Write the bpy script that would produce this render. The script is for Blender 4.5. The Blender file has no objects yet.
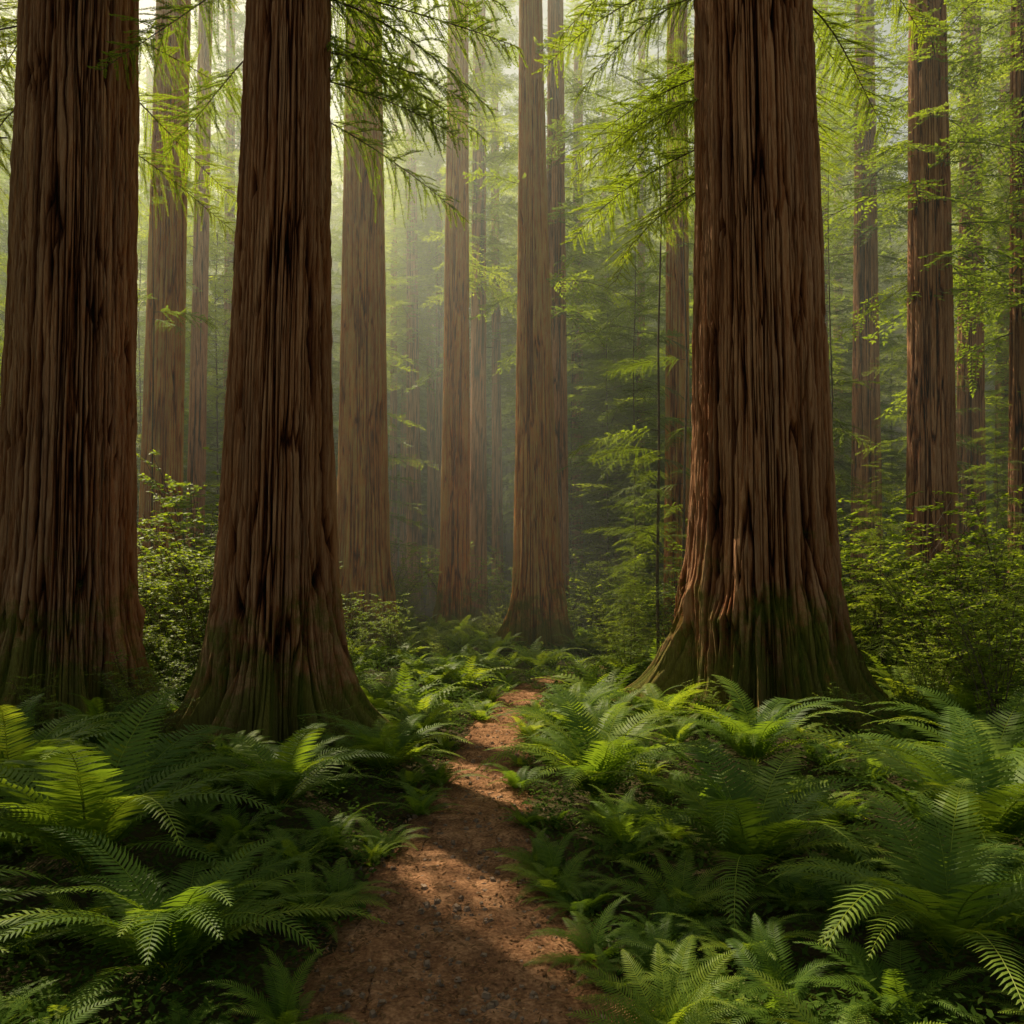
import bpy, math, random
import numpy as np
from mathutils import Vector, Matrix, Euler
rng = np.random.default_rng(7)
random.seed(7)
scene = bpy.context.scene
COL = scene.collection
EL, AZ = 54.0, -36.0
SUN = np.array([math.sin(math.radians(AZ))*math.cos(math.radians(EL)), math.cos(math.radians(AZ))*math.cos(math.radians(EL)), math.sin(math.radians(EL))])

# ------------------------------------------------------------------ noise
def _h(ix, iy, iz, seed):
    n = (ix.astype(np.int64)*374761393 + iy.astype(np.int64)*668265263 + iz.astype(np.int64)*1274126177 + seed*362437) & 0xffffffff
    n = ((n ^ (n >> 13))*1274126177) & 0xffffffff
    n = ((n ^ (n >> 16))*2246822519) & 0xffffffff
    n = n ^ (n >> 15)
    return (n & 0xffffff)/float(0xffffff)
def vn(x, y, z, seed=0):
    x, y, z = np.broadcast_arrays(np.asarray(x, float), np.asarray(y, float), np.asarray(z, float))
    ix, iy, iz = np.floor(x), np.floor(y), np.floor(z)
    fx, fy, fz = x-ix, y-iy, z-iz
    fx = fx*fx*fx*(fx*(fx*6-15)+10); fy = fy*fy*fy*(fy*(fy*6-15)+10); fz = fz*fz*fz*(fz*(fz*6-15)+10)
    r = 0
    for a in (0, 1):
        wa = fx if a else 1-fx
        for b in (0, 1):
            wb = fy if b else 1-fy
            for c in (0, 1):
                wc = fz if c else 1-fz
                r = r + wa*wb*wc*_h(ix+a, iy+b, iz+c, seed)
    return r

# ------------------------------------------------------------------ terrain
PY = np.array([-6, 0, 3.1, 4.4, 6.4, 8.5, 11.8, 13.2, 15, 18, 24])
PX = np.array([0.1, -0.12, -0.22, -0.28, -0.32, -0.22, 0.06, 0.26, 0.75, 2.4, 8.0])
_yy = np.linspace(-6, 30, 400)
_xx = np.interp(_yy, PY, PX)
_k = np.ones(31)/31
_xs = np.convolve(np.pad(_xx, 15, mode='edge'), _k, mode='valid')
def pathx(y): return np.interp(y, _yy, _xs)
def pathw(y): return np.interp(y, [-6, 3.1, 4.4, 6.4, 9, 14, 30], [.66, .62, .46, .32, .28, .28, .3])
def sstep(a, b, x):
    t = np.clip((x-a)/(b-a), 0, 1); return t*t*(3-2*t)
def hgt(x, y):
    x = np.asarray(x, float); y = np.asarray(y, float)
    d = np.abs(x-pathx(y))
    onp = 1-sstep(14, 26, y)
    side = sstep(0.45, 2.2, d)
    n = (vn(x*0.35, y*0.35, 0, 3)-0.5)*0.35 + (vn(x*1.3, y*1.3, 0, 4)-0.5)*0.10
    h = side*(0.12+n*1.1) + side*0.018*np.minimum(d, 12)
    h = h*onp + (1-onp)*(0.10+n*1.4+0.02*np.minimum(d, 25))
    h = h + sstep(45, 150, np.hypot(x, y))*20.0
    return h

# ------------------------------------------------------------------ mesh helpers (pieces = V, F(quads), M, R)
def piece(V, F, m=0, R=None):
    V = np.asarray(V, float); F = np.asarray(F, int)
    M = np.full(len(F), m, int) if np.isscalar(m) else m
    if R is None: R = np.zeros(len(F))
    return (V, F, M, R)
def join(ps):
    vs, fs, ms, rs = [], [], [], []; o = 0
    for V, F, M, R in ps:
        vs.append(V); fs.append(F+o); ms.append(M); rs.append(R); o += len(V)
    return (np.concatenate(vs), np.concatenate(fs), np.concatenate(ms), np.concatenate(rs))
def xf(p, mat, radd=0.0):
    A = np.array(mat)
    V = p[0] @ A[:3, :3].T + A[:3, 3]
    return (V, p[1], p[2], np.clip(p[3]+radd, 0, 1))
def tomesh(name, p, mats, smooth=False, vattr=None):
    V, F, M, R = p
    me = bpy.data.meshes.new(name)
    me.vertices.add(len(V)); me.vertices.foreach_set("co", V.astype(np.float32).ravel())
    me.loops.add(F.size); me.loops.foreach_set("vertex_index", F.astype(np.int32).ravel())
    me.polygons.add(len(F))
    me.polygons.foreach_set("loop_start", np.arange(0, F.size, 4, dtype=np.int32))
    for m in mats: me.materials.append(m)
    me.polygons.foreach_set("material_index", M.astype(np.int32))
    me.polygons.foreach_set("use_smooth", np.full(len(F), smooth, dtype=bool))
    a = me.attributes.new("rnd", 'FLOAT', 'FACE'); a.data.foreach_set("value", R.astype(np.float32))
    if vattr is not None:
        a = me.attributes.new("bark", 'FLOAT', 'POINT'); a.data.foreach_set("value", vattr.astype(np.float32).ravel())
    me.update(calc_edges=True)
    return me
def addobj(name, me, parent=None, loc=(0, 0, 0), rot=(0, 0, 0), sc=(1, 1, 1)):
    o = bpy.data.objects.new(name, me)
    COL.objects.link(o)
    if parent: o.parent = parent
    o.location = loc; o.rotation_euler = rot; o.scale = sc
    return o
def tube(pts, rads, n=4, m=1):
    pts = np.asarray(pts, float); k = len(pts)
    V = []
    for i in range(k):
        t = pts[min(i+1, k-1)]-pts[max(i-1, 0)]; t = t/(np.linalg.norm(t)+1e-9)
        up = np.array([0, 0, 1.0]) if abs(t[2]) < 0.9 else np.array([1.0, 0, 0])
        a = np.cross(t, up); a /= np.linalg.norm(a); b = np.cross(t, a)
        for j in range(n):
            an = 2*math.pi*j/n
            V.append(pts[i]+rads[i]*(math.cos(an)*a+math.sin(an)*b))
    F = [(i*n+j, i*n+(j+1) % n, (i+1)*n+(j+1) % n, (i+1)*n+j) for i in range(k-1) for j in range(n)]
    return piece(V, F, m)
def diamonds(P, D, W, L, wf=0.45, m=0, R=None):
    n = len(P); L = L[:, None]
    V = np.empty((n, 4, 3))
    V[:, 0] = P; V[:, 1] = P+D*L*wf+W; V[:, 2] = P+D*L; V[:, 3] = P+D*L*wf-W
    F = np.arange(n*4).reshape(n, 4)
    return piece(V.reshape(-1, 3), F, m, R if R is not None else rng.random(n))

# ------------------------------------------------------------------ materials
def newmat(name):
    m = bpy.data.materials.new(name); m.use_nodes = True
    nt = m.node_tree; nt.nodes.clear()
    return m, nt, nt.nodes, nt.links
def ramp(N, pts):
    r = N.new('ShaderNodeValToRGB'); e = r.color_ramp.elements
    while len(e) > 1: e.remove(e[-1])
    e[0].position = pts[0][0]; e[0].color = (*pts[0][1], 1)
    for p, c in pts[1:]:
        q = e.new(p); q.color = (*c, 1)
    return r
def leafmat(name, c0, c1, c2, tr, trans=0.4, rough=0.5, spec=0.25):
    m, nt, N, L = newmat(name)
    out = N.new('ShaderNodeOutputMaterial'); pb = N.new('ShaderNodeBsdfPrincipled'); tl = N.new('ShaderNodeBsdfTranslucent'); mx = N.new('ShaderNodeMixShader')
    at = N.new('ShaderNodeAttribute'); at.attribute_name = 'rnd'
    oi = N.new('ShaderNodeObjectInfo'); ad = N.new('ShaderNodeMath'); ad.operation = 'MULTIPLY_ADD'; ad.inputs[1].default_value = 0.45
    mu = N.new('ShaderNodeMath'); mu.operation = 'MULTIPLY'; mu.inputs[1].default_value = 0.55
    L.new(at.outputs['Fac'], mu.inputs[0]); L.new(oi.outputs['Random'], ad.inputs[0]); L.new(mu.outputs[0], ad.inputs[2])
    r = ramp(N, [(0.0, c0), (0.5, c1), (1.0, c2)]); L.new(ad.outputs[0], r.inputs[0])
    L.new(r.outputs[0], pb.inputs['Base Color']); pb.inputs['Roughness'].default_value = rough
    pb.inputs['Specular IOR Level'].default_value = spec
    mc = N.new('ShaderNodeMix'); mc.data_type = 'RGBA'; mc.blend_type = 'MULTIPLY'; mc.inputs[0].default_value = 1
    L.new(r.outputs[0], mc.inputs[6]); mc.inputs[7].default_value = (*tr, 1)
    L.new(mc.outputs[2], tl.inputs[0])
    mx.inputs[0].default_value = trans
    L.new(pb.outputs[0], mx.inputs[1]); L.new(tl.outputs[0], mx.inputs[2]); L.new(mx.outputs[0], out.inputs[0])
    return m
M_NEEDLE = leafmat("conifer_needles", (0.06, 0.105, 0.016), (0.13, 0.20, 0.024), (0.24, 0.31, 0.034), (2.5, 2.2, .8), 0.52)
M_FERN = leafmat("fern_leaf", (0.042, 0.095, 0.016), (0.12, 0.195, 0.026), (0.30, 0.36, 0.045), (2.2, 1.95, .7), 0.47, 0.5, 0.15)
M_SHRUB = leafmat("shrub_leaf", (0.08, 0.135, 0.016), (0.17, 0.245, 0.027), (0.30, 0.365, 0.04), (2.2, 2.0, .7), 0.5)
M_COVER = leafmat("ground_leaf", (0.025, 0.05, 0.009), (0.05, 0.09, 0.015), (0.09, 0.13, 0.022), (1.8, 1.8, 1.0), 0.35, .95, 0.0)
M_LITTER = leafmat("dead_leaf", (0.07, 0.036, 0.016), (0.15, 0.083, 0.04), (0.24, 0.145, 0.07), (1, 1, 1), 0.1, 0.9, 0.0)
def woodmat(name, col):
    m, nt, N, L = newmat(name)
    out = N.new('ShaderNodeOutputMaterial'); pb = N.new('ShaderNodeBsdfPrincipled'); L.new(pb.outputs[0], out.inputs[0])
    tc = N.new('ShaderNodeTexCoord'); nz = N.new('ShaderNodeTexNoise'); nz.inputs['Scale'].default_value = 25
    L.new(tc.outputs['Object'], nz.inputs['Vector'])
    r = ramp(N, [(0.3, tuple(c*0.5 for c in col)), (0.7, tuple(c*1.3 for c in col))]); L.new(nz.outputs[0], r.inputs[0])
    L.new(r.outputs[0], pb.inputs['Base Color']); pb.inputs['Roughness'].default_value = 0.85
    return m
M_TWIG = woodmat("twig_wood", (0.10, 0.07, 0.045))
M_STONE = woodmat("pebble_stone", (0.22, 0.145, 0.095))

def barkmat(name, g, sh=0.0):
    m, nt, N, L = newmat(name)
    out = N.new('ShaderNodeOutputMaterial'); pb = N.new('ShaderNodeBsdfPrincipled'); L.new(pb.outputs[0], out.inputs[0])
    tc = N.new('ShaderNodeTexCoord')
    at = N.new('ShaderNodeAttribute'); at.attribute_name = 'bark'
    mp = N.new('ShaderNodeMapping'); mp.inputs['Scale'].default_value = (60, 60, 5.0); L.new(tc.outputs['Object'], mp.inputs[0])
    fib = N.new('ShaderNodeTexNoise'); fib.inputs['Scale'].default_value = 1; fib.inputs['Detail'].default_value = 8; fib.inputs['Roughness'].default_value = 0.8
    L.new(mp.outputs[0], fib.inputs['Vector'])
    mp2 = N.new('ShaderNodeMapping'); mp2.inputs['Scale'].default_value = (5, 5, 0.7); L.new(tc.outputs['Object'], mp2.inputs[0])
    big = N.new('ShaderNodeTexNoise'); big.inputs['Scale'].default_value = 1; big.inputs['Detail'].default_value = 4
    L.new(mp2.outputs[0], big.inputs['Vector'])
    a1 = N.new('ShaderNodeMath'); a1.operation = 'MULTIPLY_ADD'; a1.inputs[1].default_value = 0.62
    a0 = N.new('ShaderNodeMath'); a0.operation = 'MULTIPLY'; a0.inputs[1].default_value = 0.58
    L.new(fib.outputs[0], a0.inputs[0]); L.new(at.outputs['Fac'], a1.inputs[0]); L.new(a0.outputs[0], a1.inputs[2])
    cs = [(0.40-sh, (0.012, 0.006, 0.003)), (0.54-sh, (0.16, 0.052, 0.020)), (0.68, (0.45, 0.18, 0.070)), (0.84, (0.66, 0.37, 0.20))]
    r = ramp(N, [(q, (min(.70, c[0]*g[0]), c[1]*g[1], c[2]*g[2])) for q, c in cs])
    L.new(a1.outputs[0], r.inputs[0])
    r2 = ramp(N, [(0.3, (0.74, 0.70, 0.70)), (0.55, (1.0, 0.94, 0.88)), (0.75, (1.1, 1.02, 0.95))]); L.new(big.outputs[0], r2.inputs[0])
    mm = N.new('ShaderNodeMix'); mm.data_type = 'RGBA'; mm.blend_type = 'MULTIPLY'; mm.inputs[0].default_value = 1
    L.new(r.outputs[0], mm.inputs[6]); L.new(r2.outputs[0], mm.inputs[7])
    sp = N.new('ShaderNodeSeparateXYZ'); L.new(tc.outputs['Object'], sp.inputs[0])
    mr = N.new('ShaderNodeMapRange'); mr.inputs['From Min'].default_value = 0.1; mr.inputs['From Max'].default_value = 3.4; mr.inputs['To Min'].default_value = 0.60; mr.inputs['To Max'].default_value = 0.08
    L.new(sp.outputs['Z'], mr.inputs['Value'])
    ns = N.new('ShaderNodeTexNoise'); ns.inputs['Scale'].default_value = 1.6; ns.inputs['Detail'].default_value = 9; ns.inputs['Roughness'].default_value = 0.78
    L.new(tc.outputs['Object'], ns.inputs['Vector'])
    ms = N.new('ShaderNodeMath'); ms.operation = 'ADD'; L.new(mr.outputs[0], ms.inputs[0]); L.new(ns.outputs[0], ms.inputs[1])
    mr2 = N.new('ShaderNodeMapRange'); mr2.inputs['From Min'].default_value = 0.88; mr2.inputs['From Max'].default_value = 1.02; mr2.inputs['To Max'].default_value = 0.8
    L.new(ms.outputs[0], mr2.inputs['Value'])
    mo = N.new('ShaderNodeMix'); mo.data_type = 'RGBA'; L.new(mr2.outputs[0], mo.inputs[0]); L.new(mm.outputs[2], mo.inputs[6])
    rm = ramp(N, [(0.3, (0.05, 0.065, 0.008)), (0.7, (0.25, 0.30, 0.03))]); L.new(fib.outputs[0], rm.inputs[0]); L.new(rm.outputs[0], mo.inputs[7])
    L.new(mo.outputs[2], pb.inputs['Base Color'])
    pb.inputs['Roughness'].default_value = 0.85; pb.inputs['Specular IOR Level'].default_value = 0.15
    bp = N.new('ShaderNodeBump'); bp.inputs['Strength'].default_value = 1.0; bp.inputs['Distance'].default_value = 0.06
    L.new(fib.outputs[0], bp.inputs['Height']); L.new(bp.outputs[0], pb.inputs['Normal'])
    return m
M_BARK = barkmat("redwood_bark", (1, 1, 1))
M_BARKG = barkmat("grey_redwood_bark", (.94, 1.02, 1.12))
M_BARK_SUNLIT = barkmat("sunlit_painted_redwood_bark", (1.5, 1.35, .88), .06)  # brighter orange bark copy, front sunlight painted into its colour

def groundmat(name, pts, sc, bump):
    m, nt, N, L = newmat(name)
    out = N.new('ShaderNodeOutputMaterial'); pb = N.new('ShaderNodeBsdfPrincipled'); L.new(pb.outputs[0], out.inputs[0])
    tc = N.new('ShaderNodeTexCoord'); nz = N.new('ShaderNodeTexNoise'); nz.inputs['Scale'].default_value = sc; nz.inputs['Detail'].default_value = 8; nz.inputs['Roughness'].default_value = 0.72
    L.new(tc.outputs['Object'], nz.inputs['Vector'])
    n2 = N.new('ShaderNodeTexNoise'); n2.inputs['Scale'].default_value = 55; n2.inputs['Detail'].default_value = 4; L.new(tc.outputs['Object'], n2.inputs['Vector'])
    av = N.new('ShaderNodeMath'); av.operation = 'MULTIPLY_ADD'; av.inputs[1].default_value = 0.6
    a2 = N.new('ShaderNodeMath'); a2.operation = 'MULTIPLY'; a2.inputs[1].default_value = 0.4; L.new(n2.outputs[0], a2.inputs[0])
    L.new(nz.outputs[0], av.inputs[0]); L.new(a2.outputs[0], av.inputs[2])
    r = ramp(N, pts); L.new(av.outputs[0], r.inputs[0]); L.new(r.outputs[0], pb.inputs['Base Color'])
    pb.inputs['Roughness'].default_value = 0.95; pb.inputs['Specular IOR Level'].default_value = 0.1
    bp = N.new('ShaderNodeBump'); bp.inputs['Strength'].default_value = bump; bp.inputs['Distance'].default_value = 0.04
    L.new(av.outputs[0], bp.inputs['Height']); L.new(bp.outputs[0], pb.inputs['Normal'])
    return m
M_GROUND = groundmat("forest_soil", [(0.3, (0.02, 0.015, 0.008)), (0.5, (0.05, 0.04, 0.017)), (0.7, (0.08, 0.08, 0.025))], 2.5, 0.8)
M_PATH = groundmat("trodden_dirt", [(0.36, (0.090, 0.041, 0.020)), (0.5, (0.235, 0.115, 0.055)), (0.64, (0.44, 0.24, 0.125))], 5, 0.9)

# ------------------------------------------------------------------ ground + path
def axis(spans):
    a = []
    for s, e, st in spans: a += list(np.arange(s, e, st))
    a.append(spans[-1][1]); return np.array(a)
def gridpiece(X, Y, Z):
    ny, nx = X.shape
    V = np.stack([X, Y, Z], -1).reshape(-1, 3)
    i = np.arange(ny*nx).reshape(ny, nx)
    F = np.stack([i[:-1, :-1], i[:-1, 1:], i[1:, 1:], i[1:, :-1]], -1).reshape(-1, 4)
    return piece(V, F)
gx = axis([(-300, -60, 12), (-60, -14, 2), (-14, -4, 0.4), (-4, 4, 0.1), (4, 14, 0.4), (14, 60, 2), (60, 300, 12)])
gy = axis([(-120, -8, 8), (-8, 1, 0.6), (1, 16, 0.12), (16, 40, 0.6), (40, 100, 3), (100, 300, 12)])
X, Y = np.meshgrid(gx, gy)
g = addobj("ground", tomesh("ground", gridpiece(X, Y, hgt(X, Y)), [M_GROUND], True))
g["kind"] = "structure"; g["label"] = "dark forest floor of soil and moss"; g["category"] = "ground"
ys = np.arange(-5, 18, 0.02); us = np.linspace(-1, 1, 75)
U, YY = np.meshgrid(us, ys)
hw = pathw(YY)+0.14+0.07*(vn(U.round()*3, YY*1.3, 0, 9)-0.5)+0.09*(vn(U.round()*3, YY*5, 0, 10)-0.5)
XX = pathx(YY)+U*hw
ZZ = hgt(XX, YY)+0.055+0.034*(vn(XX*5, YY*5, 0, 11)-0.5)+0.018*(vn(XX*14, YY*14, 0, 12)-0.5)+0.008*(vn(XX*40, YY*40, 0, 13)-0.5)-0.08*np.abs(U)**6-0.015*(1-U**2)
p = addobj("path", tomesh("path", gridpiece(XX, YY, ZZ), [M_PATH], True))
p["kind"] = "structure"; p["label"] = "narrow reddish-brown trodden dirt footpath through ferns"; p["category"] = "path"

cub = np.array([[-1, -1, -1], [1, -1, -1], [1, 1, -1], [-1, 1, -1], [-1, -1, 1], [1, -1, 1], [1, 1, 1], [-1, 1, 1]], float)
oct_q = np.array([[0, 3, 2, 1], [4, 5, 6, 7], [0, 1, 5, 4], [1, 2, 6, 5], [2, 3, 7, 6], [3, 0, 4, 7]])
ps = []
for i in range(2600):
    y = 2.2+10*rng.random()**1.4; x = pathx(y)+rng.normal(0, 0.36)
    s = 0.003+0.019*rng.random()**3.5
    V = cub*np.array([1, 0.8, 0.5])*(0.75+0.4*rng.random((8, 3)))
    V[4:, :2] *= 0.6
    R = np.array(Euler((rng.uniform(-.3, .3), rng.uniform(-.3, .3), rng.uniform(0, 6.28))).to_matrix())
    ps.append(piece(V@R.T*s+np.array([x, y, float(hgt(x, y))+0.042]), oct_q))
o = addobj("pebbles", tomesh("pebbles", join(ps), [M_STONE])); o["kind"] = "stuff"; o["label"] = "small pebbles scattered on the dirt path"; o["category"] = "pebbles"
n = 20000
y = 2.0+13*rng.random(n)**1.3; sgn = np.where(rng.random(n) < .5, -1, 1); x = pathx(y)+np.where(rng.random(n) < .6, sgn*(pathw(y)+rng.normal(0, .13, n)), rng.normal(0, 0.35, n))
a = rng.uniform(0, 6.28, n); D = np.stack([np.cos(a), np.sin(a), rng.uniform(-.1, .35, n)], -1); W = np.stack([-np.sin(a), np.cos(a), rng.uniform(-.3, .3, n)], -1)*rng.uniform(0.001, 0.008, n)[:, None]
P = np.stack([x, y, hgt(x, y)+0.049], -1)
o = addobj("leaf_litter", tomesh("leaf_litter", diamonds(P, D, W, rng.uniform(0.012, 0.055, n)), [M_LITTER])); o["kind"] = "stuff"; o["label"] = "fallen brown needles and leaf litter along the path"; o["category"] = "leaf litter"

# ------------------------------------------------------------------ fern fronds
def frond(L, e0, curl, npair=34, side=0.0, wid=0.145, lod=2):
    K = 14
    t = np.linspace(0, 1, K); ang = math.radians(e0)-math.radians(curl)*t**1.25
    st = L/(K-1); pts = [np.zeros(3)]
    for i in range(1, K):
        pts.append(pts[-1]+st*np.array([math.cos(ang[i]), side*t[i], math.sin(ang[i])]))
    pts = np.array(pts)
    ps = [tube(pts[::2] if lod < 2 else pts, np.linspace(0.004, 0.0012, K)[::2] if lod < 2 else np.linspace(0.004, 0.0012, K), 3, 0)]
    ps[0] = (ps[0][0], ps[0][1], ps[0][2], np.ones(len(ps[0][1])))
    tt = np.linspace(0.13, 0.995, npair)
    for s in (-1, 1):
        Pc = np.stack([np.interp(tt, t, pts[:, k]) for k in range(3)], -1)
        an = np.interp(tt, t, ang)
        T = np.stack([np.cos(an), np.full_like(an, side*0.5), np.sin(an)], -1); Nn = np.stack([-np.sin(an), 0*an, np.cos(an)], -1)
        S = np.tile([0, s*1.0, 0], (npair, 1))
        lp = wid*L*np.minimum(1, 0.5+2.4*(tt-0.13))*np.clip((1-tt), 0, 1)**0.60*1.3*(0.9+0.2*rng.random(npair))
        fa = 0.25+0.55*tt**2
        D = S*np.cos(fa)[:, None]+T*np.sin(fa)[:, None]+Nn*rng.uniform(0.0, 0.2, npair)[:, None]
        D /= np.linalg.norm(D, axis=1)[:, None]
        w = 0.50*L*0.86/npair*np.ones(npair)*np.clip(1.25-0.6*tt, .5, 1.2)
        Wv = T*w[:, None]
        lpn = lp[:, None]
        dr = -Nn*lpn
        V = np.empty((npair, 6, 3))
        V[:, 0] = Pc+Wv*0.6; V[:, 1] = Pc-Wv*0.6
        V[:, 2] = Pc+D*lpn*0.5-Wv*0.85+dr*0.02; V[:, 3] = Pc+D*lpn*0.5+Wv*0.85+dr*0.02
        V[:, 4] = Pc+D*lpn*1.0-Wv*0.10+T*lpn*0.10+dr*0.18; V[:, 5] = Pc+D*lpn*1.0+Wv*0.10+T*lpn*0.10+dr*0.18
        b = np.arange(npair)*6
        F = np.concatenate([np.stack([b, b+1, b+2, b+3], -1), np.stack([b+3, b+2, b+4, b+5], -1)])
        r = rng.random(npair)*0.35+0.35*tt
        ps.append(piece(V.reshape(-1, 3), F, 0, np.concatenate([r, r])))
    return join(ps)
FR = [frond(1.0, e0, cu, 40, sd) for e0, cu, sd in ((72, 95, .08), (64, 85, -.1), (58, 80, .05), (78, 115, -.05), (52, 74, .1), (82, 85, -.08))]
FR_ME = [tomesh("frond", f, [M_FERN]) for f in FR]
def fernpiece(n, lod=2):
    ps = []
    for i in range(n):
        k = rng.integers(0, 6)
        if lod < 2:
            f = frond(1.0, rng.uniform(40, 78), rng.uniform(60, 110), 16, rng.uniform(-.1, .1), lod=1)
        else: f = FR[k]
        s = rng.uniform(0.65, 1.1)
        m = Matrix.Rotation(2*math.pi*i/n*1.0+rng.uniform(-.3, .3), 4, 'Z') @ Matrix.Rotation(rng.uniform(-.25, .25), 4, 'X') @ Matrix.Rotation(rng.uniform(-.2, .2), 4, 'Y') @ Matrix.Scale(s, 4)
        ps.append(xf(f, m, rng.uniform(-.1, .25)))
    return join(ps)
FERN_ME = [tomesh("fern", fernpiece(int(rng.integers(14, 20))), [M_FERN]) for _ in range(7)]

TREES = [
 dict(x=-5.50, y=9.8, r=.74, k=.020, fl=.38, fh=.80, lean=.022, H=17, hero=1, grey=1, lab="massive redwood with deeply furrowed greyish-brown bark and mossy base"),
 dict(x=-2.62, y=8.7, r=.63, k=.052, fl=.52, fh=.60, lean=.022, H=14, hero=1, lab="redwood with flared mossy roots beside the dirt path"),
 dict(x=2.98, y=9.3, r=.81, k=.031, fl=.60, fh=.80, lean=-.022, H=17, hero=1, lab="massive redwood with wide buttressed root flare and ridged bark"),
 dict(x=-3.56, y=19, r=.64, k=.030, fl=.26, fh=.8, lean=.002, H=19, hero=0, warm=1, cs=.6, cz=12, lab="tall straight redwood with warm sunlight painted into its brown bark"),
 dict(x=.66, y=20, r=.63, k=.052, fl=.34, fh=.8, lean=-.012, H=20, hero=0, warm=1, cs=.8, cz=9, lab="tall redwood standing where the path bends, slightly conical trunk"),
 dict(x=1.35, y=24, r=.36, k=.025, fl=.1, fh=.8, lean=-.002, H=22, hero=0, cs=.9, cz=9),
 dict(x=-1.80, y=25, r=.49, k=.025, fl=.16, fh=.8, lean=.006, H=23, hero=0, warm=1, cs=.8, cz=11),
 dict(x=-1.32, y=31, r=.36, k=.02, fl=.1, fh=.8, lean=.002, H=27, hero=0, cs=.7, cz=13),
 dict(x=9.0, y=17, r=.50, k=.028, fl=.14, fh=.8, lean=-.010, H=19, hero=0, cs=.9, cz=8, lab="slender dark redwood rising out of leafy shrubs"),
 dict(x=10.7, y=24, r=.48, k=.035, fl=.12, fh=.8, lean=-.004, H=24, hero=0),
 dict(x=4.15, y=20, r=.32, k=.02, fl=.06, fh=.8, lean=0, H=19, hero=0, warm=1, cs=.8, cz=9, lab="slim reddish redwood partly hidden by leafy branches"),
 dict(x=-8.0, y=18, r=.47, k=.022, fl=.10, fh=.8, lean=.024, H=18, hero=0, warm=1, cs=.7, cz=9, lab="straight redwood with brown bark painted paler as if sunlit, leaning slightly"),
 dict(x=-9.6, y=24, r=.26, k=.02, fl=.06, fh=.8, lean=.02, H=22, hero=0, cs=.9),
 dict(x=14.4, y=25, r=.46, k=.03, fl=.1, fh=.8, lean=0, H=26, hero=0),
 dict(x=11.5, y=18, r=.24, k=.02, fl=.05, fh=.8, lean=0, H=20, hero=0),
]
for px_, d, r in ((415, 42, .42), (433, 50, .30), (403, 55, .28), (498, 38, .27), (576, 36, .32), (603, 44, .24), (640, 34, .2), (820, 32, .28), (838, 42, .3), (228, 34, .28), (244, 46, .26), (1000, 33, .3), (700, 36, .3), (20, 34, .34), (150, 44, .34), (393, 46, .24), (441, 43, .24), (522, 47, .26), (560, 54, .26), (618, 50, .24)):
    TREES.append(dict(x=(px_-512)/796*d, y=d, r=r, k=.02, fl=.08, fh=.8, lean=float(rng.uniform(-.01, .01)), H=float(rng.uniform(28, 33)), hero=0))

def near_tree(x, y, pad=0.15):
    for t in TREES:
        if math.hypot(x-t['x'], y-t['y']) < t['r']+t['fl']*0.7+pad: return True
    return False
def front_of_hero(x, y, dist):
    for t in TREES[:3]:
        if abs(x-t['x']) < 1.4 and 0 < t['y']-y < dist: return True
    return False

HERO = [(-2.3, 4.3, 1.4), (-1.45, 3.4, .95), (-3.4, 5.4, 1.25), (-1.7, 5.8, 1.05), (-1.15, 7.2, 1.0), (-1.0, 8.7, .85), (-2.7, 3.0, 1.1),
        (0.66, 6.3, 1.2), (1.35, 4.5, 1.2), (2.8, 4.75, 1.5), (2.1, 6.9, 1.15), (1.75, 3.2, 1.0), (3.8, 6.3, 1.35), (0.70, 8.6, .95), (3.1, 3.2, 1.1)]
placed = []
for (fx, fy, fs) in HERO:
    placed.append((fx, fy, fs*1.3))
    e = addobj("fern", None, loc=(fx, fy, float(hgt(fx, fy))), rot=(0, 0, rng.uniform(0, 6.28)))
    e["category"] = "fern"; e["group"] = "sword ferns covering the forest floor"
    e["label"] = "large arching sword fern with long feathery fronds beside the path"
    nf = int(rng.integers(19, 24))
    for i in range(nf):
        s = fs*rng.uniform(0.8, 1.12)
        addobj("frond", FR_ME[int(rng.integers(0, 6))], e, (0, 0, 0), (rng.uniform(-.15, .15), rng.uniform(-.15, .15), 2*math.pi*i/nf+rng.uniform(-.2, .2)), (s, s, s))
cand = []
tries = 0
while len(cand) < 1150 and tries < 60000:
    tries += 1
    y = 2.3+22*rng.random()**1.15; x = rng.uniform(-1, 1)*(0.72*y+1.0)
    d = abs(x-pathx(y))
    if y < 13.2 and d < pathw(y)+.0: continue
    if near_tree(x, y): continue
    s = rng.uniform(0.45, 1.05) if y > 7.5 else rng.uniform(.30, .60)
    if d < pathw(y)+.5: s = rng.uniform(.26, .50)
    if front_of_hero(x, y, 2.4): s = rng.uniform(.32, .52)
    k = .265 if y < 7 else .27
    if any((x-a)**2+(y-b)**2 < (k*(s+c))**2*(1.0 if y < 10 else .8) for a, b, c in placed): continue
    placed.append((x, y, s)); cand.append((x, y, s))
cand.sort(key=lambda c: c[1])
for x, y, s in cand[:285]:
    o = addobj("fern", FERN_ME[int(rng.integers(0, 7))], None, (x, y, float(hgt(x, y))-0.02), (rng.uniform(-.12, .12), rng.uniform(-.12, .12), rng.uniform(0, 6.28)), (s, s, s*rng.uniform(.85, 1.15)))
    o["label"] = "green sword fern growing on the forest floor"; o["category"] = "fern"; o["group"] = "sword ferns covering the forest floor"
FL = [fernpiece(12, 1) for _ in range(5)]
ps = []
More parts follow.
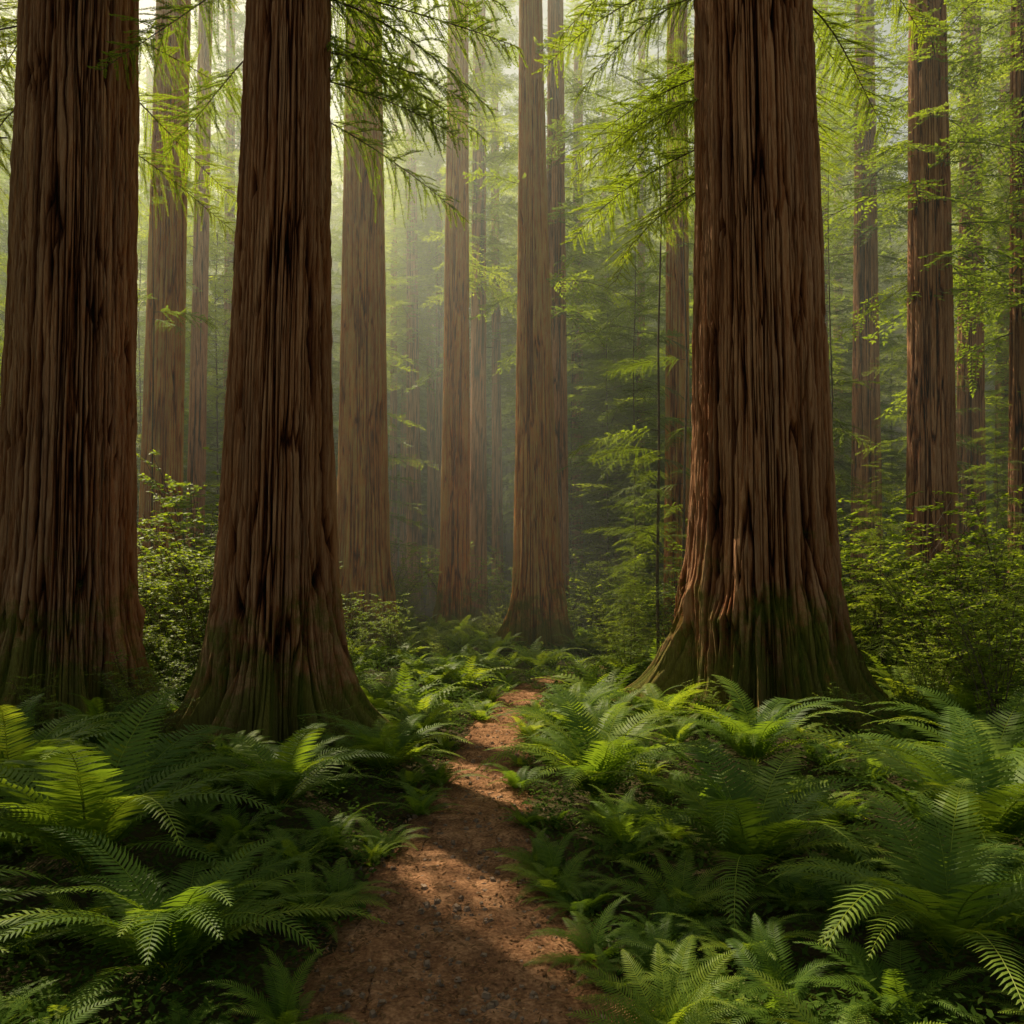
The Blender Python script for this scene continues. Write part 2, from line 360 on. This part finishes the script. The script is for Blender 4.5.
for x, y, s in cand[285:]:
    ps.append(xf(FL[int(rng.integers(0, 5))], Matrix.Translation((x, y, float(hgt(x, y))-0.02)) @ Matrix.Rotation(rng.uniform(0, 6.28), 4, 'Z') @ Matrix.Scale(s*1.1, 4), rng.uniform(-.15, .5)))
o = addobj("distant_ferns", tomesh("distant_ferns", join(ps), [M_FERN])); o["kind"] = "stuff"; o["label"] = "mass of far ferns covering the forest floor"; o["category"] = "ferns"

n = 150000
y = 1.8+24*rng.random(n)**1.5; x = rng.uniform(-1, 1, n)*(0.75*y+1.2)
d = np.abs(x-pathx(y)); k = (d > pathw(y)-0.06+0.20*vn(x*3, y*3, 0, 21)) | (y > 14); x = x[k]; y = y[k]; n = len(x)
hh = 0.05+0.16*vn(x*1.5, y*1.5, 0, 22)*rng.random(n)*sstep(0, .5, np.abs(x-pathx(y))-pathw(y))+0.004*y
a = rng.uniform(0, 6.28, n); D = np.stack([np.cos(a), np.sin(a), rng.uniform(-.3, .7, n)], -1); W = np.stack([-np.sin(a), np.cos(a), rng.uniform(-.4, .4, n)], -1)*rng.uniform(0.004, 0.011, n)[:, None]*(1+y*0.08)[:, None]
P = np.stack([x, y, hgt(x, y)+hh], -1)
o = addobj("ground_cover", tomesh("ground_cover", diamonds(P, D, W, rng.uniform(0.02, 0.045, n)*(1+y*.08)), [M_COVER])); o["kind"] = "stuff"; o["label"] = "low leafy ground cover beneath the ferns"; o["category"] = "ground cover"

# ------------------------------------------------------------------ trunks
def trunk(t, seed, nth, zs, amp, wav):
    th = np.linspace(0, 2*math.pi, nth, endpoint=False)
    TH, Z = np.meshgrid(th, zs)
    c, s = np.cos(TH), np.sin(TH); zc = np.maximum(Z, 0)
    R0 = t['r']*np.exp(-t['k']*zc)
    lb = (vn(c*1.7+5, s*1.7+5, Z*0.12, seed)-.5)*1.3+(vn(c*3.6+5, s*3.6+5, Z*0.2, seed+1)-.5)*0.9
    root = 1-np.abs(2*vn(c*2.3+9+.1*Z, s*2.3+9, Z*0.25, seed+9)-1)
    root2 = 1-np.abs(2*vn(c*4.6+9+.15*Z, s*4.6+9, Z*0.4, seed+12)-1)
    R = R0*(1+0.12*lb*np.exp(-zc/8)+.10*(root2**2-.4)*np.exp(-zc/2.5)) + t['fl']*np.exp(-zc/t['fh'])*(0.04+0.85*root**3+.85*root2**3+.5*np.clip(lb, -.3, .5))+t['fl']*np.exp(-zc/0.25)*(.9*root**4+.5*root2**3)
    rr = t['r']/wav
    wx = (vn(c*rr*.25, s*rr*.25, Z*0.35, seed+2)-.5)*.7+(vn(c*rr*.8, s*rr*.8, Z*2.2, seed+7)-.5)*.22
    def fur(sc, zz, sd, sh):
        v = vn(c*rr*sc+wx+40, s*rr*sc+wx+40, Z*zz+wx*.2, sd)
        return np.clip(np.abs(2*v-1)*sh, 0, 1)
    f1 = fur(.85, 0.26, seed+3, 8); f2 = fur(2.1, 1.0, seed+4, 5.0); f4 = fur(1.15, .32, seed+6, 8); f7 = fur(1.7, .45, seed+13, 7.0)
    f3 = vn(c*rr*3.2, s*rr*3.2, Z*7, seed+5)
    f6 = vn(c*rr*1.6+wx, s*rr*1.6, Z*3.0, seed+10)
    f5 = vn(c*rr*.6, s*rr*.6, Z*.8, seed+8)
    mn = np.minimum(np.minimum(f1, f4), .15+.85*f7)
    b = mn*.50*(.85+.15*f5)+.16*f2*mn+0.14*f3+.13*f6+.07*f5
    R = R+amp*(b-0.6)
    V = np.stack([R*c+t['lean']*zc, R*s, Z], -1).reshape(-1, 3)
    nz = len(zs); i = np.arange(nz*nth).reshape(nz, nth); j = np.roll(i, -1, axis=1)
    F = np.stack([i[:-1], j[:-1], j[1:], i[1:]], -1).reshape(-1, 4)
    return tomesh("trunk", piece(V, F), [M_BARK_SUNLIT if t.get('warm') else (M_BARKG if t.get('grey') else M_BARK)], True, b)

# ------------------------------------------------------------------ boughs
def bough(L, droop, nsec, step, ltw, wid, up=0.15, skip=0.0):
    ps = []
    t = np.linspace(0, 1, 9)
    pts = np.stack([L*t, 0.06*L*np.sin(t*3+rng.uniform(0, 6)), L*(up*t-droop*t**2)], -1)
    ps.append(tube(pts, np.linspace(0.012, 0.003, 9)*L/2, 3, 1))
    for i in range(nsec):
        if rng.random() < skip: continue
        tt = 0.10+0.9*(i+rng.random()*.6)/nsec
        sd = 1 if i % 2 else -1
        b = np.array([np.interp(tt, t, pts[:, k]) for k in range(3)])
        ls = L*(0.40*(1-tt)**0.8*min(1, .45+tt*2.2)+0.06)*rng.uniform(.5, 1.2)
        an = math.radians(rng.uniform(38, 72))*sd
        d = np.array([math.cos(an), math.sin(an), rng.uniform(-.4, .2)-droop*.3*tt]); d /= np.linalg.norm(d)
        m = max(3, int(ls/step)); ss = (np.arange(m)+.5)/m
        ax = b+d*ls*ss[:, None]+np.array([0, 0, -1])*(ls*.25*ss**2)[:, None]
        ps.append(tube(np.array([b, ax[m//2], ax[-1]]), [0.004*L/2, .003*L/2, .001], 3, 1))
        for s2 in (-1, 1):
            a2 = an+s2*np.radians(rng.uniform(40, 70, m))
            D = np.stack([np.cos(a2), np.sin(a2), d[2]-.1*ss+rng.uniform(-.3, .25, m)], -1); D /= np.linalg.norm(D, axis=1)[:, None]
            W = np.cross(D, np.stack([rng.uniform(-.45, .45, m), rng.uniform(-.45, .45, m), np.ones(m)], -1)); W *= (wid*rng.uniform(.7, 1.2, m))[:, None]
            ps.append(diamonds(ax, D, W, ltw*(1.15-.7*ss)*rng.uniform(.6, 1.25, m), .5, 0, rng.random(m)*.5+.3*tt))
        ps.append(diamonds(ax[-1:], d[None], np.cross(d, [0, 0, 1])[None]*wid, np.array([ltw])))
    return join(ps)

# floor and trunk spots kept sunlit: boughs across their rays are left out (x, y, z, radius)
GAPS = np.array([(-.3, 4.3, 0, .5), (-.3, 7.2, 0, .55), (-.2, 8.6, 0, .6), (0, 10.5, 0, .7), (.1, 12, 0, .8),
        (.7, 6.3, .5, 1.3), (-.8, 8.6, .5, 1.1), (-1.0, 10.2, .4, 1.2), (.9, 9, .3, .9), (2.2, 6.9, .5, 1.0), (1.4, 4.6, .5, .9), (2.9, 4.7, .5, 1.0), (-1, 13, .3, 1.6), (.5, 15.5, .3, 1.6),
        (-4.6, 12.5, 1.5, 1.3), (5.5, 12.5, 1.5, 1.5), (8.5, 12, 1.5, 1.2), (-2.5, 17, .8, 1.4), (3, 16.5, 1, 1.3), (4.5, 9.5, .6, 1.0), (-5.6, 14.5, 2.5, 1.3), (4.0, 7, .5, 1.0), (2.3, 13.4, 7, 1.3),
        (2.2, 9.3, 2.5, 1.0), (2.3, 9.3, 5.5, .9), (-3.2, 8.7, 2.5, .7), (-3.1, 8.7, 5.5, .6), (-6.2, 10, 3, .9), (0.1, 20, 4, .9), (-4.1, 19, 4, .9), (-4.1, 19, 9, .9), (.1, 20, 9, .8), (-2.2, 25, 5, .8)])
def in_gap(P, pad):
    q = P-GAPS[:, :3]; tpar = q@SUN
    dd = np.linalg.norm(q-tpar[:, None]*SUN, axis=1)
    return bool(np.any((dd < GAPS[:, 3]+pad) & (tpar > 1.5)))
def crown(z0, z1, n, rad, boughs, upk=0.0, extra=(), org=None):
    ps = []
    for i in range(n):
        f = (i+rng.random())/n; z = z0+(z1-z0)*f
        B, bl = boughs[int(rng.integers(0, len(boughs)))]
        s = rad(f)*rng.uniform(.6, 1.15)/bl
        M = Matrix.Translation((0, 0, z)) @ Matrix.Rotation(i*2.4+rng.uniform(-.4, .4), 4, 'Z') @ Matrix.Rotation(rng.uniform(-.2, .3)-upk*f, 4, 'Y') @ Matrix.Rotation(rng.uniform(-.25, .25), 4, 'X') @ Matrix.Scale(s, 4)
        r_ = rng.uniform(-.1, .35); keep = rng.random() < .08
        if org is not None and not keep:
            if any(in_gap(np.array(org)+np.array(M @ Vector((bl*q, 0, 0))), .3*s*bl) for q in (.35, .8)): continue
        ps.append(xf(B, M, r_))
    ps += list(extra)
    if not ps: ps = [xf(boughs[0][0], Matrix.Translation((0, 0, z1)) @ Matrix.Scale(.3, 4))]
    return join(ps)
BN = [(bough(2.0, rng.uniform(.2, .4), 54, .013, .036, .0068, .15, .04), 2.0) for _ in range(6)]
BM = [(bough(2.0, rng.uniform(.25, .5), 34, .025, .06, .012, .15, .06), 2.0) for _ in range(5)]
BF = [(bough(3.0, rng.uniform(.25, .55), 26, .075, .155, .027), 3.0) for _ in range(5)]
CR_FAR = [tomesh("crown", crown(0, 24, 120, lambda f: 3.5*(1-f)**.6+.5, BF, .4), [M_NEEDLE, M_TWIG]) for _ in range(4)]
CR_YOUNG = [tomesh("crown", crown(0, 8, 90, lambda f: 1.6*(1-f)**.8+.25, BM, .25), [M_NEEDLE, M_TWIG]) for _ in range(4)]

def conical_stem(H, r, seed):
    pts = np.array([[0.008*H*(vn(i*.5, 0, 0, seed)-.5), 0.008*H*(vn(i*.5, 5, 0, seed)-.5), H*i/12-0.2] for i in range(13)])
    return piece(*tube(pts, np.linspace(r, r*.15, 13), 8, 0)[:2])

def explicit_boughs(lst):
    ps = []
    for (z, azd, L, tilt, off) in lst:
        B, bl = BN[int(rng.integers(0, 6))]
        a = math.radians(azd)
        ps.append(xf(B, Matrix.Translation((off*math.cos(a), off*math.sin(a), z)) @ Matrix.Rotation(a, 4, 'Z') @ Matrix.Rotation(tilt, 4, 'Y') @ Matrix.Rotation(rng.uniform(-.3, .3), 4, 'X') @ Matrix.Scale(L/bl, 4), rng.uniform(0, .5)))
    return ps
hero_extra = {
 0: [(9.2, -20, 2.0, .25, .6), (8.6, 10, 1.8, .35, .6), (10.5, -10, 2.2, .2, .6), (7.3, 40, 1.7, .3, .6), (9.8, 200, 2, .3, .6), (7.0, -150, 1.8, .3, .6), (8.6, 170, 2, .3, .6), (7.8, 150, 2, .3, .6), (8.2, 60, 2.2, .2, .6), (9.0, 120, 2.4, .2, .6), (8.0, 100, 2.4, .2, .6), (9.5, 140, 2.6, .1, .6), (10.5, 160, 2.6, .1, .6), (11, 180, 2.6, .1, .6)],  # last few: high boughs added to shade the near-left ferns
 1: [(8.2, 10, 2.3, .25, .35), (7.6, -5, 2.0, .2, .35), (7.0, 20, 2.0, .35, .4), (8.9, -5, 2.4, .3, .35), (8.6, 35, 2.2, .4, .35), (8.4, 170, 1.9, .3, .35), (7.6, 150, 1.7, .3, .4), (9.0, 190, 1.8, .3, .3), (9.6, 20, 2.4, .4, .3), (7.9, 22, 2.3, .25, .3), (8.3, 0, 2.5, .2, .3), (7.4, 8, 1.9, .2, .3), (8.7, 50, 2.2, .2, .3), (8.0, 35, 2.0, .2, .3)],
 2: [(8.5, 165, 1.9, .3, .6), (7.8, 150, 2.0, .25, .6), (9.2, 170, 2.2, .35, .6), (7.0, 140, 2.2, .2, .6), (8.1, 135, 2.4, .2, .6), (7.4, 160, 1.9, .25, .6), (6.5, 130, 1.8, .2, .6), (9.6, 20, 2.2, .3, .6), (8.4, 30, 2.0, .3, .6), (9.9, 150, 2.2, .4, .6), (8.8, 155, 2.3, .15, .6), (7.2, 175, 1.5, .3, .6), (9.0, 45, 2.2, .2, .6), (8.2, 120, 2.6, .15, .6), (7.6, 128, 2.5, .2, .6), (6.9, 120, 2.4, .2, .6), (8.0, 60, 2.4, .2, .6)],
}
zs_hero = np.concatenate([np.arange(-.5, 2.5, .022), np.arange(2.5, 11, .03), np.arange(11, 43, .5)])
for i, t in enumerate(TREES):
    z = float(hgt(t['x'], t['y']))
    e = addobj("redwood_tree", None, loc=(t['x'], t['y'], z-0.02))
    e["category"] = "tree"; e["group"] = "redwood trees of the forest"
    e["label"] = t.get('lab', "tall slender redwood trunk standing in hazy forest light")
    H = t['H']
    if t['hero']:
        zz = zs_hero[zs_hero < H]; me = trunk(t, 100+i*17, 1000, zz, .15, .062)
        cz = 12.5
    elif t['y'] < 28:
        zz = np.concatenate([np.arange(-.6, 18, .07), np.arange(18, H+.1, 1.0)]); me = trunk(t, 100+i*17, 340, zz, .09, .075); cz = H-rng.uniform(12, 15)
    else:
        zz = np.concatenate([np.arange(-1, 28, .4), np.arange(28, H, 2.0)]); me = trunk(t, 100+i*17, 60, zz, .07, .15); cz = rng.uniform(4, 9)
        if -7 < t['x'] < 0 : cz += 7
    cz = t.get('cz', cz)
    addobj("trunk", me, e)
    s = rng.uniform(.85, 1.15)*t.get('cs', 1.05)
    if t['hero']:
        cm = tomesh("crown", crown(cz, H+1.5, 8, lambda f: 1.6*(1-f)**.7+.5, BF, .4, explicit_boughs(hero_extra[i]), org=(t['x'], t['y'], z)), [M_NEEDLE, M_TWIG])
        addobj("crown", cm, e)
    elif t['y'] < 28:
        cm = tomesh("crown", crown(0, H+1-cz, int(5*(H-cz)), lambda f: s*(2.9*(1-f)**.6+.5), BF, .4, org=(t['x'], t['y'], z+cz)), [M_NEEDLE, M_TWIG])
        addobj("crown", cm, e, (t['lean']*cz, 0, cz))
    else:
        addobj("crown", CR_FAR[i % 4], e, (t['lean']*cz, 0, cz), (0, 0, rng.uniform(0, 6.28)), (s, s, (H+1-cz)/24))

YOUNG = [(2.5, 13.6, 12, 1.4), (3.3, 15.2, 12, 2.4), (-8.6, 13.5, 6, 1.2), (7.6, 12.5, 4.6, .6), (9.9, 13.5, 8, .8), (3.0, 19.5, 11, 3), (-6.3, 22, 12, 2.5), (12.5, 16, 10, 1.2), (7.2, 20, 14, 2.5), (-12, 17.5, 12, 1.5), (-14, 21, 15, 2), (-11.5, 21, 14, 2), (-7.0, 15.5, 10, 3), (6.4, 16, 11, 2.5), (-9.2, 11.3, 15, 4), (-10.5, 9.0, 14, 3), (-8.6, 12.9, 17, 6), (-8.0, 10.2, 15, 4.5), (-7.4, 7.9, 13, 4), (-6.6, 6.4, 11, 3.5),  # last entries here: trees out of view at left, added to shade near ferns
         (3.6, 30, 16, 2), (2.6, 35, 18, 3), (5.0, 32, 18, 3), (6.3, 27, 15, 2), (9.2, 30, 16, 2), (-8.5, 30, 16, 2), (-12.6, 27, 16, 2), (14, 31, 17, 2), (17, 26, 15, 2), (3.5, 40, 20, 3), (-15, 34, 18, 2), (-18, 30, 20, 2), (5.0, 10.8, 3.4, .3), (-4.4, 12.2, 2.6, .3), (8.3, 10.4, 3.8, .3), (6.3, 9.6, 2.6, .2), (11, 21, 12, 1), (20, 32, 18, 2), (7.5, 36, 20, 2), (12, 38, 20, 2), (16, 40, 21, 2), (-12, 38, 22, 3), (-20, 38, 24, 2), (4.4, 13.0, 3.2, .3), (-6.6, 12.5, 3.6, .3), (-7.3, 9.0, 2.6, .2),
         (-16, 27, 19, 2), (-10, 27, 17, 3), (-7.0, 34, 20, 3), (-23, 37, 25, 2), (-17, 41, 27, 2), (-27, 42, 27, 2), (-13, 45, 27, 3), (10, 44, 24, 3), (20, 42, 25, 3), (1.9, 12.7, 2.2, .15), (3.3, 12.0, 3.4, .2), (2.5, 16.2, 4.2, .2)]
STEM_ME = [tomesh("trunk", conical_stem(10, .026, 50+i), [M_TWIG], True) for i in range(3)]
for i, (x, y, H, cb) in enumerate(YOUNG):
    zz = float(hgt(x, y))
    e = addobj("young_conifer", None, loc=(x, y, zz))
    e["category"] = "tree"; e["group"] = "young conifers between the redwoods"; e["label"] = "young conifer with thin stem and light green feathery drooping branches"
    s = H/10
    addobj("trunk", STEM_ME[i % 3], e, sc=(s, s, s))
    if y > 24.5:
        q = .5+.025*H
        addobj("crown", CR_FAR[i % 4], e, (0, 0, cb), (0, 0, rng.uniform(0, 6.28)), (q, q, (H-cb)/24))
    elif H > 7:
        near = y < 16
        cm = tomesh("crown", crown(0, H-cb, int(9*(H-cb)) if near else int(7*(H-cb)), lambda f: (1.6 if near else 2.2)*min(1, .45+2*f)*(1-f)**.7+.25, BN if (near and x < 4 and x > 0) else BM, .25, org=(x, y, zz+cb)), [M_NEEDLE, M_TWIG])
        addobj("crown", cm, e, (0, 0, cb))
    else:
        sw = .5 if H < 5 else .9
        addobj("crown", CR_YOUNG[i % 4], e, (0, 0, cb), (0, 0, rng.uniform(0, 6.28)), (sw, sw, (H-cb)/8))

def shrub(H, nst, nl, ls):
    ps = []
    for i in range(nst):
        a = rng.uniform(0, 6.28); sp = rng.uniform(.15, .65)*H
        p0 = np.array([rng.uniform(-.08, .08), rng.uniform(-.08, .08), -.05]); p2 = np.array([math.cos(a)*sp, math.sin(a)*sp, H*rng.uniform(.5, 1.0)])
        p1 = (p0+p2)/2+np.array([-math.cos(a)*.08, -math.sin(a)*.08, .15*H])
        tt = np.linspace(0, 1, 7)[:, None]; pts = p0*(1-tt)**2+2*p1*tt*(1-tt)+p2*tt**2
        ps.append(tube(pts, np.linspace(.008, .002, 7), 3, 1))
        for j in range(11):
            t0 = rng.uniform(.2, 1); b = p0*(1-t0)**2+2*p1*t0*(1-t0)+p2*t0**2
            aa = rng.uniform(0, 6.28); l = rng.uniform(.12, .3)*H*.8
            d = np.array([math.cos(aa), math.sin(aa), rng.uniform(-.1, .5)]); e_ = b+d*l
            ps.append(tube(np.array([b, e_]), [.003, .001], 3, 1))
            ss = rng.random(nl)
            P = b+(e_-b)*ss[:, None]; a3 = aa+np.where(rng.random(nl) < .5, 1, -1)*rng.uniform(.5, 1.2, nl)
            D = np.stack([np.cos(a3), np.sin(a3), rng.uniform(-.4, .3, nl)], -1)
            W = np.cross(D, np.stack([rng.uniform(-.3, .3, nl), rng.uniform(-.3, .3, nl), np.ones(nl)], -1))*(ls*.28)
            ps.append(diamonds(P, D, W, rng.uniform(.7, 1.2, nl)*ls, .45))
    return join(ps)
SH = [tomesh("shrub", shrub(1.5, 18, 24, .05), [M_SHRUB, M_TWIG]) for _ in range(5)]
BIG = [(-4.4, 11.6, 1.5), (-5.2, 13.6, 2.0), (-6.0, 15.5, 2.2), (-2.4, 15.6, .9), (-2.9, 13.2, .9), (4.9, 11.8, 1.6), (5.9, 12.9, 1.9), (7.0, 11.4, 1.7), (10.6, 13.8, 1.8), (4.6, 14.5, 1.8), (3.2, 15.4, 1.5), (2.2, 17.5, 1.1), (-7.6, 12.4, 1.7), (-8.8, 11.5, 1.4), (5.4, 9.8, 1.2), (2.9, 18.5, 1.5), (-3.6, 22.5, 1.6), (-7.6, 8.9, .9), (-7.0, 8.2, .6), (-.2, 24, 1.2), (2.6, 23, 1.7), (6.2, 10.4, 1.3), (8.6, 11.8, 1.7), (-5.4, 18, 1.7), (7.6, 9.6, 1.2),
       (-5.1, 8.5, .4), (-6.3, 8.6, .6), (-3.5, 7.7, .4), (-4.2, 9.2, .7), (2.0, 8.1, .34), (4.1, 8.2, .5), (4.7, 8.9, .7), (-1.75, 7.6, .3), (3.2, 7.7, .32), (-3.9, 8.2, .45), (2.0, 13.6, .8)]
cnt = 0; tries = 0; sp_ = []
def addshrub(x, y, s):
    o = addobj("shrub", SH[int(rng.integers(0, 5))], None, (x, y, float(hgt(x, y))), (0, 0, rng.uniform(0, 6.28)), (s, s, s*rng.uniform(.9, 1.25)))
    o["label"] = "leafy green understory shrub with small leaves"; o["category"] = "shrub"; o["group"] = "understory shrubs among the redwoods"
for x, y, s in BIG:
    addshrub(x, y, s); sp_.append((x, y))
while cnt < 175 and tries < 12000:
    tries += 1
    y = 7+26*rng.random()**1.1; x = rng.uniform(-1, 1)*(0.70*y+1)
    if abs(x-pathx(y)) < 1.6+0.05*y*(y < 15) or near_tree(x, y, .05): continue
    if y < 10.8 and abs(x) < 4.2: continue
    if y < 10.3 and x < 0: continue
    if 13 < y < 20 and -1.3 < x < 2.2: continue
    s = rng.uniform(.5, 1.15)*(1+.025*y)
    if y < 12: s *= .7
    if 13 < y < 19 and -4.6 < x < -1.3: s = rng.uniform(.4, .65)
    if 19 <= y < 26 and -3.3 < x < 1.3: s = rng.uniform(.4, .6)
    if 13 < y < 17 and 7.2 < x < 9.2: s = rng.uniform(.4, .7)
    if any((x-a)**2+(y-b)**2 < (.45*s+.25)**2 for a, b in sp_): continue
    sp_.append((x, y)); cnt += 1
    addshrub(x, y, s)

FC = [crown(0, 26, 70, lambda f: 4.4*(1-f)**.6+.6, [(bough(3.0, rng.uniform(.2, .4), 12, .30, .55, .12), 3.0) for _ in range(3)], .4) for _ in range(3)]
ps = []
for i in range(300):
    y = rng.uniform(60, 135); x = rng.uniform(-1, 1)*(.74*y+5); z = float(hgt(x, y)); H = rng.uniform(27, 37)+(y-58)*.25; r = rng.uniform(.2, .4)
    tr = tube(np.array([[x, y, z-1], [x, y, z+H*.5], [x, y, z+H]]), [r, r*.7, .05], 8, 1); ps.append(tr)
    cb = rng.uniform(1, 8)
    ps.append(xf(FC[i % 3], Matrix.Translation((x, y, z+cb)) @ Matrix.Rotation(rng.uniform(0, 6.28), 4, 'Z') @ Matrix.Diagonal((1.25, 1.25, (H-cb)/26, 1)), rng.uniform(-.2, .2)))
o = addobj("distant_forest", tomesh("distant_forest", join(ps), [M_NEEDLE, M_TWIG])); o["kind"] = "stuff"; o["label"] = "hazy mass of far conifers closing the view"; o["category"] = "forest"

# ------------------------------------------------------------------ mist (volume grid, no surface)
m, nt, N, L = newmat("forest_mist")
out = N.new('ShaderNodeOutputMaterial'); vs = N.new('ShaderNodeVolumeScatter'); vs.inputs['Color'].default_value = (.90, 1.0, .90, 1); vs.inputs['Anisotropy'].default_value = 0.5
at = N.new('ShaderNodeAttribute'); at.attribute_name = 'density'; L.new(at.outputs['Fac'], vs.inputs['Density'])
L.new(vs.outputs[0], out.inputs['Volume'])
ng = bpy.data.node_groups.new("mist", 'GeometryNodeTree'); ng.interface.new_socket("Geometry", in_out='OUTPUT', socket_type='NodeSocketGeometry')
vc = ng.nodes.new('GeometryNodeVolumeCube'); vc.inputs['Density'].default_value = 0.0095; vc.inputs['Min'].default_value = (-90, 19, -3); vc.inputs['Max'].default_value = (90, 133, 30)
vc.inputs['Resolution X'].default_value = 18; vc.inputs['Resolution Y'].default_value = 12; vc.inputs['Resolution Z'].default_value = 5
smn = ng.nodes.new('GeometryNodeSetMaterial'); smn.inputs['Material'].default_value = m; go = ng.nodes.new('NodeGroupOutput')
ng.links.new(vc.outputs[0], smn.inputs['Geometry']); ng.links.new(smn.outputs[0], go.inputs[0])
vd = bpy.data.volumes.new("mist"); o = bpy.data.objects.new("mist", vd); COL.objects.link(o); vd.materials.append(m)
md = o.modifiers.new("mist", 'NODES'); md.node_group = ng
o["kind"] = "stuff"; o["label"] = "thin luminous morning mist between the trunks"; o["category"] = "mist"

# ------------------------------------------------------------------ light, world, camera
d = Vector(SUN)
sl = bpy.data.lights.new("sun", 'SUN'); sl.energy = 9.0; sl.angle = math.radians(.6); sl.color = (1, .87, .60)
so = bpy.data.objects.new("sun", sl); COL.objects.link(so); so.rotation_euler = d.to_track_quat('Z', 'Y').to_euler()
w = bpy.data.worlds.new("World"); scene.world = w; w.use_nodes = True; nt = w.node_tree; N = nt.nodes; L = nt.links
bg = N['Background']; sk = N.new('ShaderNodeTexSky'); sk.sky_type = 'NISHITA'; sk.sun_disc = False; sk.sun_elevation = math.radians(EL); sk.sun_rotation = math.radians(AZ)
mx = N.new('ShaderNodeMix'); mx.data_type = 'RGBA'; mx.blend_type = 'MULTIPLY'; mx.inputs[0].default_value = 1; mx.inputs[7].default_value = (1.1, .88, .54, 1)
L.new(sk.outputs[0], mx.inputs[6]); L.new(mx.outputs[2], bg.inputs[0]); bg.inputs[1].default_value = .15
cam = bpy.data.cameras.new("Camera"); cam.lens = 28; cam.sensor_width = 36; cam.clip_end = 800; cam.shift_y = 0.076
co = bpy.data.objects.new("Camera", cam); COL.objects.link(co); co.location = (0, 0, 1.7); co.rotation_euler = (math.radians(90), 0, 0)
scene.camera = co
scene.view_settings.view_transform = 'Standard'; scene.view_settings.look = 'None'; scene.view_settings.exposure = 0
